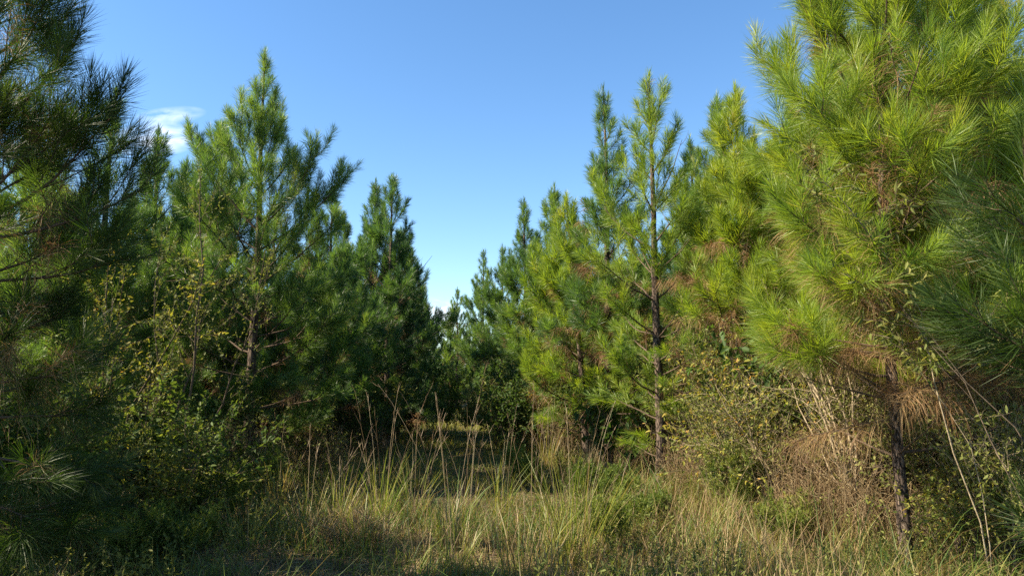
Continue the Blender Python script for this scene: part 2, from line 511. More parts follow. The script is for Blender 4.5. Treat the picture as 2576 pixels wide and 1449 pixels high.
# ------------------------------------------------------------------ pines
def pine(name, seed, H, spread, base_frac=0.12, lod=1, dens=300, width=0.005, nlen=0.19, tone=0.45, mat='needle',
         lean=(0, 0), wh=0.34, brown=0.35, top_angle=72, trunk_r=None, extra=(), skip=None, fill=1.0, full=0.62, pw=0.75, nbr=(3, 5), rust=()):
    """one young pine at the origin: trunk, branches, crown of needles, browned needles inside"""
    rng = np.random.default_rng(seed)
    root = empty(name, (0, 0, 0))
    r0 = trunk_r or 0.0115 * H + 0.012
    # trunk
    K = 44 if lod == 0 else 26 if lod == 1 else 12
    tz = np.linspace(-0.15, H, K)
    f = np.clip(tz / H, 0, 1)
    wob = 0.02 * H / 7
    ph = rng.random(4) * 6.28
    def tx(z):
        q = np.clip(np.asarray(z, float) / H, 0, 1)
        return np.stack([lean[0] * q ** 1.4 + wob * np.sin(5 * q + ph[0]) + wob * .5 * np.sin(13 * q + ph[1]),
                         lean[1] * q ** 1.4 + wob * np.sin(6 * q + ph[2]) + wob * .5 * np.sin(11 * q + ph[3]), np.asarray(z, float)], -1)
    rad = r0 * (1 - f) ** 0.8 + 0.006 + 0.35 * r0 * np.exp(-f * H * 5)
    tb = MB()
    tubes(tb, tx(tz), rad, 14 if lod == 0 else 9 if lod == 1 else 6)
    if lod == 0:
        v = tb.v[0]
        c = np.repeat(tx(tz), 14, 0)
        tb.v[0] = (c + (v - c) * (1 + rng.normal(0, 0.07, (len(v), 1)))).astype(np.float32)
    # main branches in whorls
    zs, azs, Ls, e0s, e1s, live = [], [], [], [], [], []
    z = H - 0.42
    a0 = rng.random() * 6.28
    zb = base_frac * H
    step = wh * 0.8
    while z > 0.25 + zb * 0.4:
        q = 1 - z / H                       # 0 at the top
        n = rng.integers(*nbr) if q > 0.04 else 4
        prof = min(1.0, (q / full) ** pw) * (1 - 0.35 * max(0, (q - 0.66) / 0.34))
        for k in range(n):
            zz = z + rng.normal(0, 0.05)
            L = max(0.22, spread * prof * (0.7 + 0.45 * rng.random()))
            qq = min(1, q * 1.15)
            zs.append(min(zz, H - 0.1)); azs.append(a0 + 6.283 * k / n + rng.normal(0, 0.28)); Ls.append(L)
            e0 = top_angle - (top_angle - 10) * qq ** 0.75 + rng.normal(0, 6)
            e1 = 87 - 62 * qq ** 1.1 + rng.normal(0, 9)
            e0s.append(R(e0)); e1s.append(R(e1))
            live.append(z > zb and rng.random() < (0.97 if q < 0.6 else 0.9) * fill)
        a0 += 0.9 + rng.random()
        z -= step * (0.8 + 0.5 * rng.random())
        step = min(wh, step + 0.03)
    for (ez, ea, eL, ee0, ee1) in extra:
        zs.append(ez); azs.append(R(ea)); Ls.append(eL); e0s.append(R(ee0)); e1s.append(R(ee1)); live.append(True)
    zs, azs, Ls, e0s, e1s, live = map(np.array, (zs, azs, Ls, e0s, e1s, live))
    if skip is not None:
        keep = ~skip(zs, azs % (2 * np.pi), Ls)
        keep[len(keep) - len(extra):] = True
        zs, azs, Ls, e0s, e1s, live = [q[keep] for q in (zs, azs, Ls, e0s, e1s, live)]
    P1 = arc(tx(zs), azs, e0s, e1s, Ls, 7, rng, 0.07)
    nb = len(P1)
    fk = np.linspace(0, 1, 7)
    br = MB()
    R1 = (0.005 + 0.0085 * Ls)[:, None] * (1 - 0.8 * fk[None])
    tubes(br, P1, R1, 6 if lod == 0 else 5 if lod == 1 else 3)
    # side shoots
    seg, so, st, sl, sside = [], [], [], [], []
    for b in range(nb):
        if not live[b]:
            ns = rng.integers(0, 3)
        else:
            ns = int(np.clip(Ls[b] * (5.2 if lod < 2 else 5.0) * fill * (0.5 + 0.5 * min(1.0, (1 - zs[b] / H) * 2.2)) + 0.6, 2, 12))
        for k in range(ns):
            t = 0.28 + 0.66 * (k + rng.random()) / max(ns, 1)
            seg.append(b); st.append(t); sside.append(1 if k % 2 else -1)
            sl.append(np.clip((0.20 + 0.48 * (1 - t)) * Ls[b] * (0.7 + 0.6 * rng.random()), 0.14, 0.85))
    seg = np.array(seg, int); st = np.array(st); sl = np.array(sl); sside = np.array(sside)
    p, T = sample(P1[seg], st)
    a, e = az_el(T)
    a2 = a + sside * np.radians(44 + rng.normal(0, 11, len(seg)))
    e2 = e * 0.75 + rng.normal(0.04, 0.22, len(seg))
    up = R(16) + 0.35 * np.maximum(e, 0)
    P2 = arc(p, a2, e2, np.minimum(e2 + up, 1.4), sl, 5, rng, 0.08)
    tubes(br, P2, (0.0028 + 0.004 * sl)[:, None] * (1 - 0.7 * np.linspace(0, 1, 5)[None]), 4 if lod == 0 else 3)
    lv2 = live[seg]
    # third-order shoots on the longer side shoots
    third = np.where((sl > 0.3) & lv2)[0]
    third = np.repeat(third, 2)
    t3 = 0.35 + 0.55 * rng.random(len(third))
    p, T = sample(P2[third], t3)
    a, e = az_el(T)
    sg = np.where(rng.random(len(third)) < 0.5, 1, -1)
    l3 = np.clip(sl[third] * (0.35 + 0.3 * rng.random(len(third))), 0.12, 0.35)
    a3 = a + sg * np.radians(42 + rng.normal(0, 10, len(third)))
    e3 = e + rng.normal(0.05, 0.2, len(third))
    P3 = arc(p, a3, e3, np.minimum(e3 + R(22), 1.45), l3, 4, rng, 0.05)
    tubes(br, P3, (0.0022 + 0.003 * l3)[:, None] * (1 - 0.6 * np.linspace(0, 1, 4)[None]), 3)
    # leader and its candles
    lead = tx(np.linspace(H - 1.0, H + 0.05, 5))[None]
    # needles
    nd = MB(); dd = MB()
    bent = lod < 2
    hrel = lambda Q: np.clip(Q[:, -1, 2] / H, 0, 1)
    kw = dict(dens=dens, length=nlen, width=width, bent=bent)
    lm = np.where(live)[0]
    nl = 0.5
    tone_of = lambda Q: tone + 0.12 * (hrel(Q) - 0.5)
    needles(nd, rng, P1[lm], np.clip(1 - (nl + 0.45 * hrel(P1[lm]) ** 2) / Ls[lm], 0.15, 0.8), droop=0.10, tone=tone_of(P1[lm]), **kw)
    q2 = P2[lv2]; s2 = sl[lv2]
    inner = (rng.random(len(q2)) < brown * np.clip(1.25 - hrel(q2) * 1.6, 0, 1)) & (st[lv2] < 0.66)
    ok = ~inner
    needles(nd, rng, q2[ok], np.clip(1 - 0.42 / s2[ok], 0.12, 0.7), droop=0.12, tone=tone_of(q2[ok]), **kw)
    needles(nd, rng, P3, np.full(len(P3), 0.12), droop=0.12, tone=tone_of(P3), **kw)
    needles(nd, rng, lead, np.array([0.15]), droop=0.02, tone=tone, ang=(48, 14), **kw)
    kb = dict(kw); kb['dens'] = dens * 0.8; kb['width'] = width * 0.75
    needles(dd, rng, q2[inner], np.full(inner.sum(), 0.25), droop=0.55, tone=0.5, ang=(75, 50), **kb)
    # browned older needles left behind the green tips of lower branches
    low = np.where(live & (zs < 0.6 * H) & (Ls > 0.7))[0]
    low = low[rng.random(len(low)) < brown]
    if len(low):
        kb['dens'] = dens * 0.25
        Q = P1[low][:, 1:5]
        needles(dd, rng, Q, np.full(len(low), 0.2), droop=0.7, tone=0.55, ang=(85, 60), **kb)
    dead = np.where(~lv2)[0]
    dead = dead[rng.random(len(dead)) < brown]
    if len(dead):
        kb['dens'] = dens * 0.4
        needles(dd, rng, P2[dead], np.full(len(dead), 0.3), droop=0.8, tone=0.35, ang=(80, 60), **kb)
    if len(rust):
        ru_ = np.array(rust, float)
        PR = arc(tx(ru_[:, 0]), np.radians(ru_[:, 1]), np.radians(ru_[:, 3]), np.radians(ru_[:, 4]), ru_[:, 2], 7, rng, 0.08)
        tubes(br, PR, (0.004 + 0.005 * ru_[:, 2])[:, None] * (1 - 0.8 * fk[None]), 5)
        i_ = np.repeat(np.arange(len(PR)), 9)
        p, T = sample(PR[i_], 0.12 + 0.86 * rng.random(len(i_)))
        a, e = az_el(T)
        QR = arc(p, a + rng.choice([-1, 1], len(i_)) * 0.75, e, e - 0.3, 0.2 + 0.25 * rng.random(len(i_)), 5, rng, 0.1)
        tubes(br, QR, np.full((len(QR), 5), 0.0022), 3)
        kb['dens'] = dens * 0.42; kb['width'] = width * 0.8
        needles(dd, rng, QR, np.full(len(QR), 0.25), droop=0.6, tone=rng.random(len(QR)), ang=(80, 40), tonevar=0.25, **kb)
        needles(dd, rng, PR, np.full(len(PR), 0.5), droop=0.75, tone=0.55, ang=(70, 42), **kb)
    tb.build("trunk", M['bark'], root, smooth=lod > 0)
    br.build("branches", M['twig'], root, smooth=True)
    nd.build("crown", M[mat], root)
    if dd.n:
        dd.build("dead_needles", M['dead_needle'], root)
    return root

def place(o, px, Y, label, group=None, rz=0.0):
    x = ground_x(px, Y)
    o.location = (x, Y, float(gz(x, Y)) - 0.02)
    o.rotation_euler = (0, 0, rz)
    tag(o, label, "pine tree", group)
    return o

LEFT, RIGHT = "pines along the left edge of the clearing", "pines along the right edge of the clearing"
def hp(py, Y):
    return float(height_at(py, Y))

# --- left edge
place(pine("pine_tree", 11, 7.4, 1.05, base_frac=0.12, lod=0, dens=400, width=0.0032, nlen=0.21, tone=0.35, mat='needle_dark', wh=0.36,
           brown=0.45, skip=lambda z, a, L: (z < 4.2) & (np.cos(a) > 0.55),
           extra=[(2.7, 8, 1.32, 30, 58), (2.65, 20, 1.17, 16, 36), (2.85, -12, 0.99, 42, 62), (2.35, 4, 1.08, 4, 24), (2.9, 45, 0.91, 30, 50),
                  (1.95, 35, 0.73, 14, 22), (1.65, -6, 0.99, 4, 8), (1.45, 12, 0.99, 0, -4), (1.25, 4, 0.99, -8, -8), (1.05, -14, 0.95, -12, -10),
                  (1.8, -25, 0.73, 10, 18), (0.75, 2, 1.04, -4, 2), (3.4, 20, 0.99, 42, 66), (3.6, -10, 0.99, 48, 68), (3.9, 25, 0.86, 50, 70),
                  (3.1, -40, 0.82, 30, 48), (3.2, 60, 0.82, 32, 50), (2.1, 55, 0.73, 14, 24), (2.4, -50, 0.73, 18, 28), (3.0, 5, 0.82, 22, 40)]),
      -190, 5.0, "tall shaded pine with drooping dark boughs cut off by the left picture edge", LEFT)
place(pine("pine_tree", 12, hp(225, 10.5), 1.0, lod=1, dens=300, width=0.0055, tone=0.55, brown=0.3),
      215, 10.5, "pine with a thin pointed tip just behind the dark boughs at the left", LEFT)
place(pine("pine_tree", 13, hp(380, 10.2), 1.5, lod=1, dens=340, width=0.0045, tone=0.62, mat='needle', brown=0.35),
      70, 10.2, "sunlit yellow green pine between the dark near boughs and the leafy saplings", LEFT)
place(pine("pine_tree", 14, hp(330, 13), 1.5, lod=1, dens=260, width=0.006, tone=0.45, brown=0.3),
      345, 13, "bushy pine standing behind the two leafy saplings, below the white cloud", LEFT)
place(pine("pine_tree", 15, hp(400, 15), 1.5, lod=1, dens=240, width=0.0065, tone=0.42),
      425, 15, "narrow pine in the notch between the bushy pine and the tall broad one", LEFT)
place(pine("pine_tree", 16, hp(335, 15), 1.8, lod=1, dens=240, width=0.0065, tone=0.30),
      510, 15, "dark pine whose boughs show left of the tall broad pine", LEFT)
place(pine("pine_tree", 17, hp(135, 12), 1.72, lod=1, dens=330, width=0.0046, nlen=0.18, tone=0.42, base_frac=0.05, brown=0.3, wh=0.44, full=0.42, pw=0.95, nbr=(3, 5), top_angle=78, trunk_r=0.085,
           extra=[(3.6, 215, 1.7, 30, 45), (3.2, 300, 1.8, 20, 40), (2.6, 250, 1.7, 12, 30), (2.9, 180, 1.8, 16, 36), (2.2, 320, 1.7, 8, 30), (1.9, 210, 1.6, 4, 26),
                  (1.5, 265, 1.5, 0, 20), (1.3, 185, 1.5, 0, 24), (1.25, 330, 1.5, -2, 22), (2.4, 350, 1.6, 14, 40), (3.6, 340, 1.35, 34, 60), (4.0, 250, 1.4, 40, 60), (1.1, 235, 1.2, 0, 20), (4.6, 165, 1.25, 50, 70), (4.3, 5, 1.3, 44, 64)]),
      618, 12, "tall broad pine with open upward boughs, largest of the left edge", LEFT, rz=0.6)
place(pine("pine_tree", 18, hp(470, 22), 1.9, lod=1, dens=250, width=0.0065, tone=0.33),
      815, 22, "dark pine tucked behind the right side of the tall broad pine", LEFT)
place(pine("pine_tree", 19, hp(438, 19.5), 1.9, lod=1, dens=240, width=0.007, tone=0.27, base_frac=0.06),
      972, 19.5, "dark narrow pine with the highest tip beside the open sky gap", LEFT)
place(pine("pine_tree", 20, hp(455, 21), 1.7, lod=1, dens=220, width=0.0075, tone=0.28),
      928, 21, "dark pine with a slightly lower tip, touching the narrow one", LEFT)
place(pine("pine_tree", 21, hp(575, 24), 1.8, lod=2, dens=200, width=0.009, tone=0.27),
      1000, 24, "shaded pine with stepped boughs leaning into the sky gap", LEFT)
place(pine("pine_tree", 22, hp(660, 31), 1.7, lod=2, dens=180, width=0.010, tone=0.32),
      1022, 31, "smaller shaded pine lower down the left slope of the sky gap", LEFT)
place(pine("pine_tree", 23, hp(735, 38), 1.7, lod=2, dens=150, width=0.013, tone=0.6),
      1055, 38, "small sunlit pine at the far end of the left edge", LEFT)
place(pine("pine_tree", 24, 4.2, 1.5, lod=1, dens=260, width=0.0065, tone=0.35, brown=0.4, base_frac=0.08),
      775, 14.8, "low shaded pine under the right boughs of the tall broad pine", LEFT)
place(pine("pine_tree", 26, 4.9, 1.5, lod=1, dens=240, width=0.007, tone=0.35, brown=0.3, base_frac=0.06),
      850, 17.2, "low dark pine between the tall broad pine and the dark narrow one", LEFT)  # put in to shade the grass through the gap in the left row
place(pine("pine_tree", 25, 5.6, 1.4, lod=2, dens=200, width=0.009, tone=0.4, base_frac=0.06),
      -720, 6.2, "low pine standing beyond the left picture edge", LEFT)  # out-of-view pine put in to cast shade on the lower left grass
place(pine("pine_tree", 27, 5.2, 1.5, lod=2, dens=200, width=0.009, tone=0.4, base_frac=0.05),
      -900, 5.0, "second low pine beyond the left picture edge, nearer the clearing", LEFT)  # another pine placed out of view to darken the near left ground
# --- right edge
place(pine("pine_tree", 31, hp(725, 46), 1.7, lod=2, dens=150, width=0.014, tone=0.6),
      1148, 46, "small pale sunlit pine at the far right of the sky gap's bottom", RIGHT)
place(pine("pine_tree", 32, H=hp(628, 32), spread=1.5, base_frac=0.04, lod=2, dens=180, width=0.010, tone=0.45),
      1215, 32, "dark trunked pine standing at the path's right side", RIGHT)
place(pine("pine_tree", 33, H=hp(618, 27), spread=1.6, base_frac=0.04, lod=2, dens=190, width=0.009, tone=0.45),
      1262, 27, "blue green pine just right of the dark trunked one by the path", RIGHT)
place(pine("pine_tree", 34, H=hp(505, 23), spread=1.6, base_frac=0.04, lod=1, dens=220, width=0.0075, tone=0.40),
      1322, 23, "pine with twin pointed tips halfway down the right edge", RIGHT)
place(pine("pine_tree", 35, H=hp(478, 19), spread=1.6, base_frac=0.04, lod=1, dens=240, width=0.007, tone=0.5),
      1398, 19, "olive pine left of the brown trunked pine", RIGHT)
place(pine("pine_tree", 36, hp(500, 15), 1.5, lod=1, dens=270, width=0.006, tone=0.45, mat='needle_bright', brown=0.5, lean=(-0.35, 0)),
      1475, 15.0, "yellow green pine leaning left toward the sky gap", RIGHT)
place(pine("pine_tree", 37, hp(222, 14), 1.35, lod=1, dens=250, width=0.006, tone=0.5, base_frac=0.28, brown=0.75, top_angle=70, trunk_r=0.09, rust=[(2.6, 200, 1.0, 15, 0), (3.1, 260, 1.0, 18, 5), (2.9, 330, 0.9, 15, 0), (3.6, 230, 0.9, 25, 10), (2.2, 270, 0.9, 5, -5)]),
      1535, 14, "slim pine with brown dead needles round its dark trunk", RIGHT)
place(pine("pine_tree", 38, hp(196, 11.6), 1.3, lod=0, dens=290, width=0.0048, nlen=0.18, tone=0.5, full=0.40, nbr=(3, 5), mat='needle_bright', base_frac=0.07, wh=0.46, fill=0.72,
           top_angle=66, trunk_r=0.078, brown=0.12,
           extra=[(1.5, 200, 1.0, 8, 30), (1.7, 175, 1.15, 10, 34), (1.9, 340, 1.0, 12, 36), (2.3, 190, 1.2, 14, 40), (1.35, 310, 0.8, 4, 26), (3.4, 170, 1.1, 30, 54), (3.3, 350, 1.05, 30, 56), (1.2, 240, 0.8, 4, 26)]),
      1662, 11.6, "tall slender sunlit pine with a bare grey trunk in front of the right edge", RIGHT, rz=2.2)
place(pine("pine_tree", 39, hp(338, 18), 1.5, lod=1, dens=230, width=0.007, tone=0.42),
      1760, 18, "far pine whose tip shows between the slender pine and the double tipped one", RIGHT)
place(pine("pine_tree", 40, hp(255, 13), 1.7, lod=1, dens=270, width=0.0058, tone=0.55, brown=0.8, base_frac=0.3, rust=[(3.0, 250, 1.4, 12, 0), (2.6, 220, 1.4, 8, -5), (3.4, 285, 1.4, 16, 4), (2.3, 265, 1.3, 2, -10), (3.2, 190, 1.3, 14, 0), (2.0, 235, 1.2, 0, -10)]),
      1840, 13, "broad pine with reddish dead needles behind the leafless shrubs", RIGHT)
place(pine("pine_tree", 41, hp(222, 11), 1.6, lod=1, dens=340, width=0.005, tone=0.42, mat='needle_bright', brown=0.95, base_frac=0.3, rust=[(2.6, 215, 1.0, 10, -4), (3.0, 190, 1.1, 14, 0), (2.3, 245, 1.0, 4, -8), (2.8, 300, 1.0, 10, 0), (2.0, 180, 0.9, 0, -10), (3.4, 230, 1.0, 20, 6)]),
      1895, 11, "green pine with rusty lower needles right of the slender pine", RIGHT)
place(pine("pine_tree", 42, hp(250, 13), 1.8, lod=1, dens=280, width=0.006, tone=0.52, brown=0.4),
      2040, 13.5, "shaded pine behind the bright boughs, deep on the right", RIGHT)
place(pine("pine_tree", 43, 8.0, 1.45, lod=0, dens=370, width=0.0038, nbr=(4, 6), fill=0.85, nlen=0.23, tone=0.52, mat='needle_bright', base_frac=0.22, wh=0.40,
           brown=0.8, trunk_r=0.052,
           extra=[(3.0, 185, 1.35, 30, 48), (2.6, 200, 1.4, 18, 30), (3.7, 178, 1.6, 42, 60), (2.2, 230, 1.35, 8, 14), (1.9, 195, 1.3, 6, 20), (3.2, 235, 1.3, 25, 40), (4.1, 190, 1.5, 45, 64), (4.6, 172, 1.3, 50, 70), (2.9, 262, 1.3, 25, 40), (3.6, 285, 1.3, 34, 50), (2.4, 250, 1.3, 8, 16), (4.4, 270, 1.2, 44, 60), (3.3, 215, 1.5, 32, 46), (2.0, 290, 1.2, 4, 12), (1.75, 200, 1.2, 2, 16), (1.95, 170, 1.2, 4, 22)], rust=[(2.3, 255, 0.9, 6, -8), (2.0, 215, 1.0, 4, -10), (1.7, 265, 0.7, 0, -14), (2.7, 280, 1.0, 12, 0), (1.35, 185, 0.8, -4, -16), (3.1, 300, 1.0, 16, 4)]),
      2285, 6.9, "big bright yellow green pine with dark cracked trunk at lower right", RIGHT)
place(pine("pine_tree", 44, 7.6, 1.6, lod=0, dens=400, width=0.004, nlen=0.22, tone=0.5, mat='needle_bright', base_frac=0.18, brown=0.85, trunk_r=0.045,
           extra=[(1.95, 250, 1.05, 10, 24), (1.6, 215, 1.0, 5, 20), (2.3, 285, 1.1, 14, 26), (2.7, 230, 1.2, 22, 36), (3.2, 260, 1.2, 30, 44)], rust=[(2.2, 240, 0.9, 6, -8), (1.8, 265, 0.8, 2, -12), (2.6, 210, 0.9, 12, 0), (1.5, 230, 0.7, 0, -14), (3.0, 290, 0.9, 16, 4), (2.4, 320, 0.8, 10, -4)]),
      2405, 7.8, "thinner pine with rusty needles, right of the cracked trunk", RIGHT)
place(pine("pine_tree", 45, 7.8, 1.6, lod=1, dens=320, width=0.0048, nlen=0.21, tone=0.5, mat='needle_bright', base_frac=0.2, brown=0.6),
      2590, 8.8, "pine with a pale trunk touching the right picture edge", RIGHT)
place(pine("pine_tree", 46, 7.4, 1.7, lod=1, dens=270, width=0.0055, tone=0.42, mat='needle_bright', brown=0.4),
      2180, 10.5, "green pine standing between the big bright pine and the rusty lower needles", RIGHT)
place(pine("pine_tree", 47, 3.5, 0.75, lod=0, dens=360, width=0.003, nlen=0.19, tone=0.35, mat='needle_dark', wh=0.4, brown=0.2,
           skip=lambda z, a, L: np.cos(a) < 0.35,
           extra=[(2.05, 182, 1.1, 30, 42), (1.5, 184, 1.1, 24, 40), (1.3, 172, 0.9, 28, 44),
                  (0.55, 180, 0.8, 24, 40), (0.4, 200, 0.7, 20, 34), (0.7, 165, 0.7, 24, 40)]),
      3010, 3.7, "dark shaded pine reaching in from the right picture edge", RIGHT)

# --- the stand behind, row after row
protos = []
for k in range(5):
    protos.append(pine("pine_tree", 60 + k, 6.2 + 0.25 * k, 1.75, lod=2, dens=190, width=0.010, nlen=0.2, tone=[0.40, 0.5, 0.34, 0.56, 0.45][k], brown=0.35, base_frac=[0.06, 0.1, 0.14, 0.08, 0.2][k]))
used = [False] * 5
rf = np.random.default_rng(77)
taken = [tuple(o.location[:2]) for o in COL.objects if o.type == 'EMPTY' and o not in protos]
LAB = {"left": "one of the pines packed deep in the stand behind the left edge",
       "right": "one of the pines packed deep in the stand behind the right edge",
       "far": "one of the distant pines closing off the end of the path"}
def filler(x, y, side, s=1.0):
    k = int(rf.integers(0, 5))
    sc = s * (0.9 + 0.25 * rf.random())
    loc = (x, y, float(gz(x, y)) - 0.05)
    rz = rf.random() * 6.28
    if not used[k]:
        o = protos[k]; used[k] = True
        o.location = loc; o.rotation_euler = (0, 0, rz); o.scale = (sc, sc, sc)
    else:
        o = copy_tree(protos[k], loc, rz, (sc, sc, sc))
    tag(o, LAB[side], "pine tree", {"left": "pines deep in the left stand", "right": "pines deep in the right stand", "far": "distant pines at the path's end"}[side])
nfill = 0
for row in range(1, 7):
    for y in np.arange(4.5, 52, 2.6):
        yy_ = y + rf.normal(0, 0.35)
        for side in (-1, 1):
            edge = path_x(yy_) + (-3.9 if side < 0 else 3.6) + side * (row - 1) * 2.7
            x = float(edge + rf.normal(0, 0.3))
            if row == 1 and yy_ < 20: continue
            if side < 0 and row == 2 and yy_ < 11: continue
            if side > 0 and row <= 2 and yy_ < 10: continue
            if yy_ < 6 and row < (3 if side < 0 else 4): continue
            if side < 0 and 6.2 < yy_ < 9.5: continue
            if side < 0 and 24.5 < yy_ < 31: continue
            if abs(x) > 0.75 * yy_ + 6: continue
            if row > 3 and yy_ > 40: continue
            if min((x - a) ** 2 + (yy_ - b) ** 2 for a, b in taken) < 1.5 ** 2: continue
            s = 0.92 if row == 1 else 0.95
            filler(x, float(yy_), "left" if side < 0 else "right", s); nfill += 1
for x in np.arange(-15, 10, 2.6):
    for y in (56, 61, 67):
        filler(float(x + rf.normal(0, 0.4)), float(y + rf.normal(0, 0.6)), "far", 0.95); nfill += 1
print("filler pines", nfill)

exec_plants = True
# ------------------------------------------------------------------ ground cover (stuff)
def scatter(rng, n, y0, y1, power=1.6, xm=0.78, pad=1.5):
    y = y0 + (y1 - y0) * rng.random(n) ** power
    x = (rng.random(n) * 2 - 1) * (xm * y + pad)
    return x, y

def noise2(x, y, s, seed):
    r = np.random.default_rng(seed)
    out = np.zeros_like(x)
    for k in range(6):
        a = r.random() * 6.28; f = s * (0.6 + 1.4 * r.random()); p = r.random() * 6.28
        out += np.sin((x * np.cos(a) + y * np.sin(a)) * f + p)
    return out / 6 ** 0.5

rg = np.random.default_rng(200)
mb = MB()
x, y = scatter(rg, 200000, 2.5, 34, 1.9)
dpath = np.abs(x - path_x(y))
keep = rg.random(len(x)) < np.where((dpath < 0.6) & (y > 19), 0.6, 1.0)
x, y, dpath = x[keep], y[keep], dpath[keep]
n1 = noise2(x, y, 0.9, 1); n2 = noise2(x, y, 2.6, 2); n3 = noise2(x, y, 0.5, 3)
hh = np.clip(0.26 + 0.11 * n1 + 0.09 * n2, 0.11, 0.6) * (0.5 + 0.8 * rg.random(len(x)))
hh *= np.where((dpath < 1.2) & (y > 10), 0.55, 1.0)
tone = np.clip(0.74 + 0.26 * n2 + 0.12 * n3 - 0.04 * (x > 1.5), 0, 1)
tone = np.where(rg.random(len(x)) < 0.3 + 0.14 * (x > 1), 0.22, tone)
wd = (0.0045 + 0.00035 * y) * (0.6 + 0.9 * rg.random(len(y)))
hh = hh * np.where(rg.random(len(x)) < 0.12, 1.7, 1.0)
blades(mb, rg, np.stack([x, y, gz(x, y) - 0.01], 1), hh, wd, lean=0.85, tone=tone, tonevar=0.17)
tag(mb.build("grass", M['grass']), kind="stuff")

y = 12 + 38 * rg.random(16000) ** 1.2
x = path_x(y) + rg.normal(0, 1.5, len(y))
mb2_h = (0.16 + 0.24 * rg.random(len(x))) * np.where(np.abs(x - path_x(y)) < 0.5, 0.55, 1.0)
mbp = MB()
blades(mbp, rg, np.stack([x, y, gz(x, y) - 0.01], 1), mb2_h, 0.004 + 0.0006 * y, lean=0.8, tone=0.5, tonevar=0.2)
tag(mbp.build("path_grass", M['grass']), kind="stuff")

mbl = MB()
x, y = scatter(rg, 26000, 4.0, 16, 1.6)
a_ = rg.random(len(x)) * 6.28
D_ = np.stack([np.cos(a_), np.sin(a_), 0.25 * rg.random(len(x))], 1)
P_ = np.stack([x, y, gz(x, y) + 0.012], 1)[:, None] + D_[:, None] * np.array([0.0, 0.07, 0.15])[None, :, None]
P_[:, 1, 2] += 0.012
tubes(mbl, P_, np.full((len(x), 3), 0.0022), 3, rg.random(len(x)))
tag(mbl.build("pine_litter", M['dry']), kind="stuff")

# dry fine stalks and low leafy weeds mixed through the grass
mb = MB()
x, y = scatter(rg, 26000, 3.5, 26, 1.7)
dpath = np.abs(x - path_x(y))
keep = (noise2(x, y, 1.1, 7) > -0.2) & ((dpath > 1.1) | (y < 9))
x, y = x[keep], y[keep]
H = np.where(x > 1.5, 0.62, 0.45) * (0.5 + 0.7 * rg.random(len(x)))
blades(mb, rg, np.stack([x, y, gz(x, y)], 1), H, 0.003 + 0.0003 * y, lean=0.45, tone=0.45, tonevar=0.25)
tag(mb.build("dry_grass", M['dry']), kind="stuff")

mb = MB()
x, y = scatter(rg, 7500, 3.8, 24, 1.6)
keep = (noise2(x, y, 1.0, 9) > 0.0) & (np.abs(x - path_x(y)) > np.where(y > 9, 1.3, 0.0))
x, y = x[keep], y[keep]
b = np.stack([x, y, gz(x, y)], 1)
P = arc(b, rg.random(len(b)) * 6.28, R(75) + rg.normal(0, .2, len(b)), R(60), 0.25 + 0.3 * rg.random(len(b)), 5, rg, 0.15)
tubes(mb, P, np.full((len(P), 5), 0.002), 3, 0.3)
idx = np.repeat(np.arange(len(P)), 22)
p, T = sample(P[idx], 0.15 + 0.85 * rg.random(len(idx)))
D = unit(T * 0.5 + rg.normal(0, 0.7, p.shape))
leaves(mb, rg, p, D, 0.034, 0.4, tone=0.5 + 0.1 * noise2(p[:, 0], p[:, 1], 0.8, 4), tonevar=0.2)
tag(mb.build("undergrowth", M['leaf_olive']), kind="stuff")

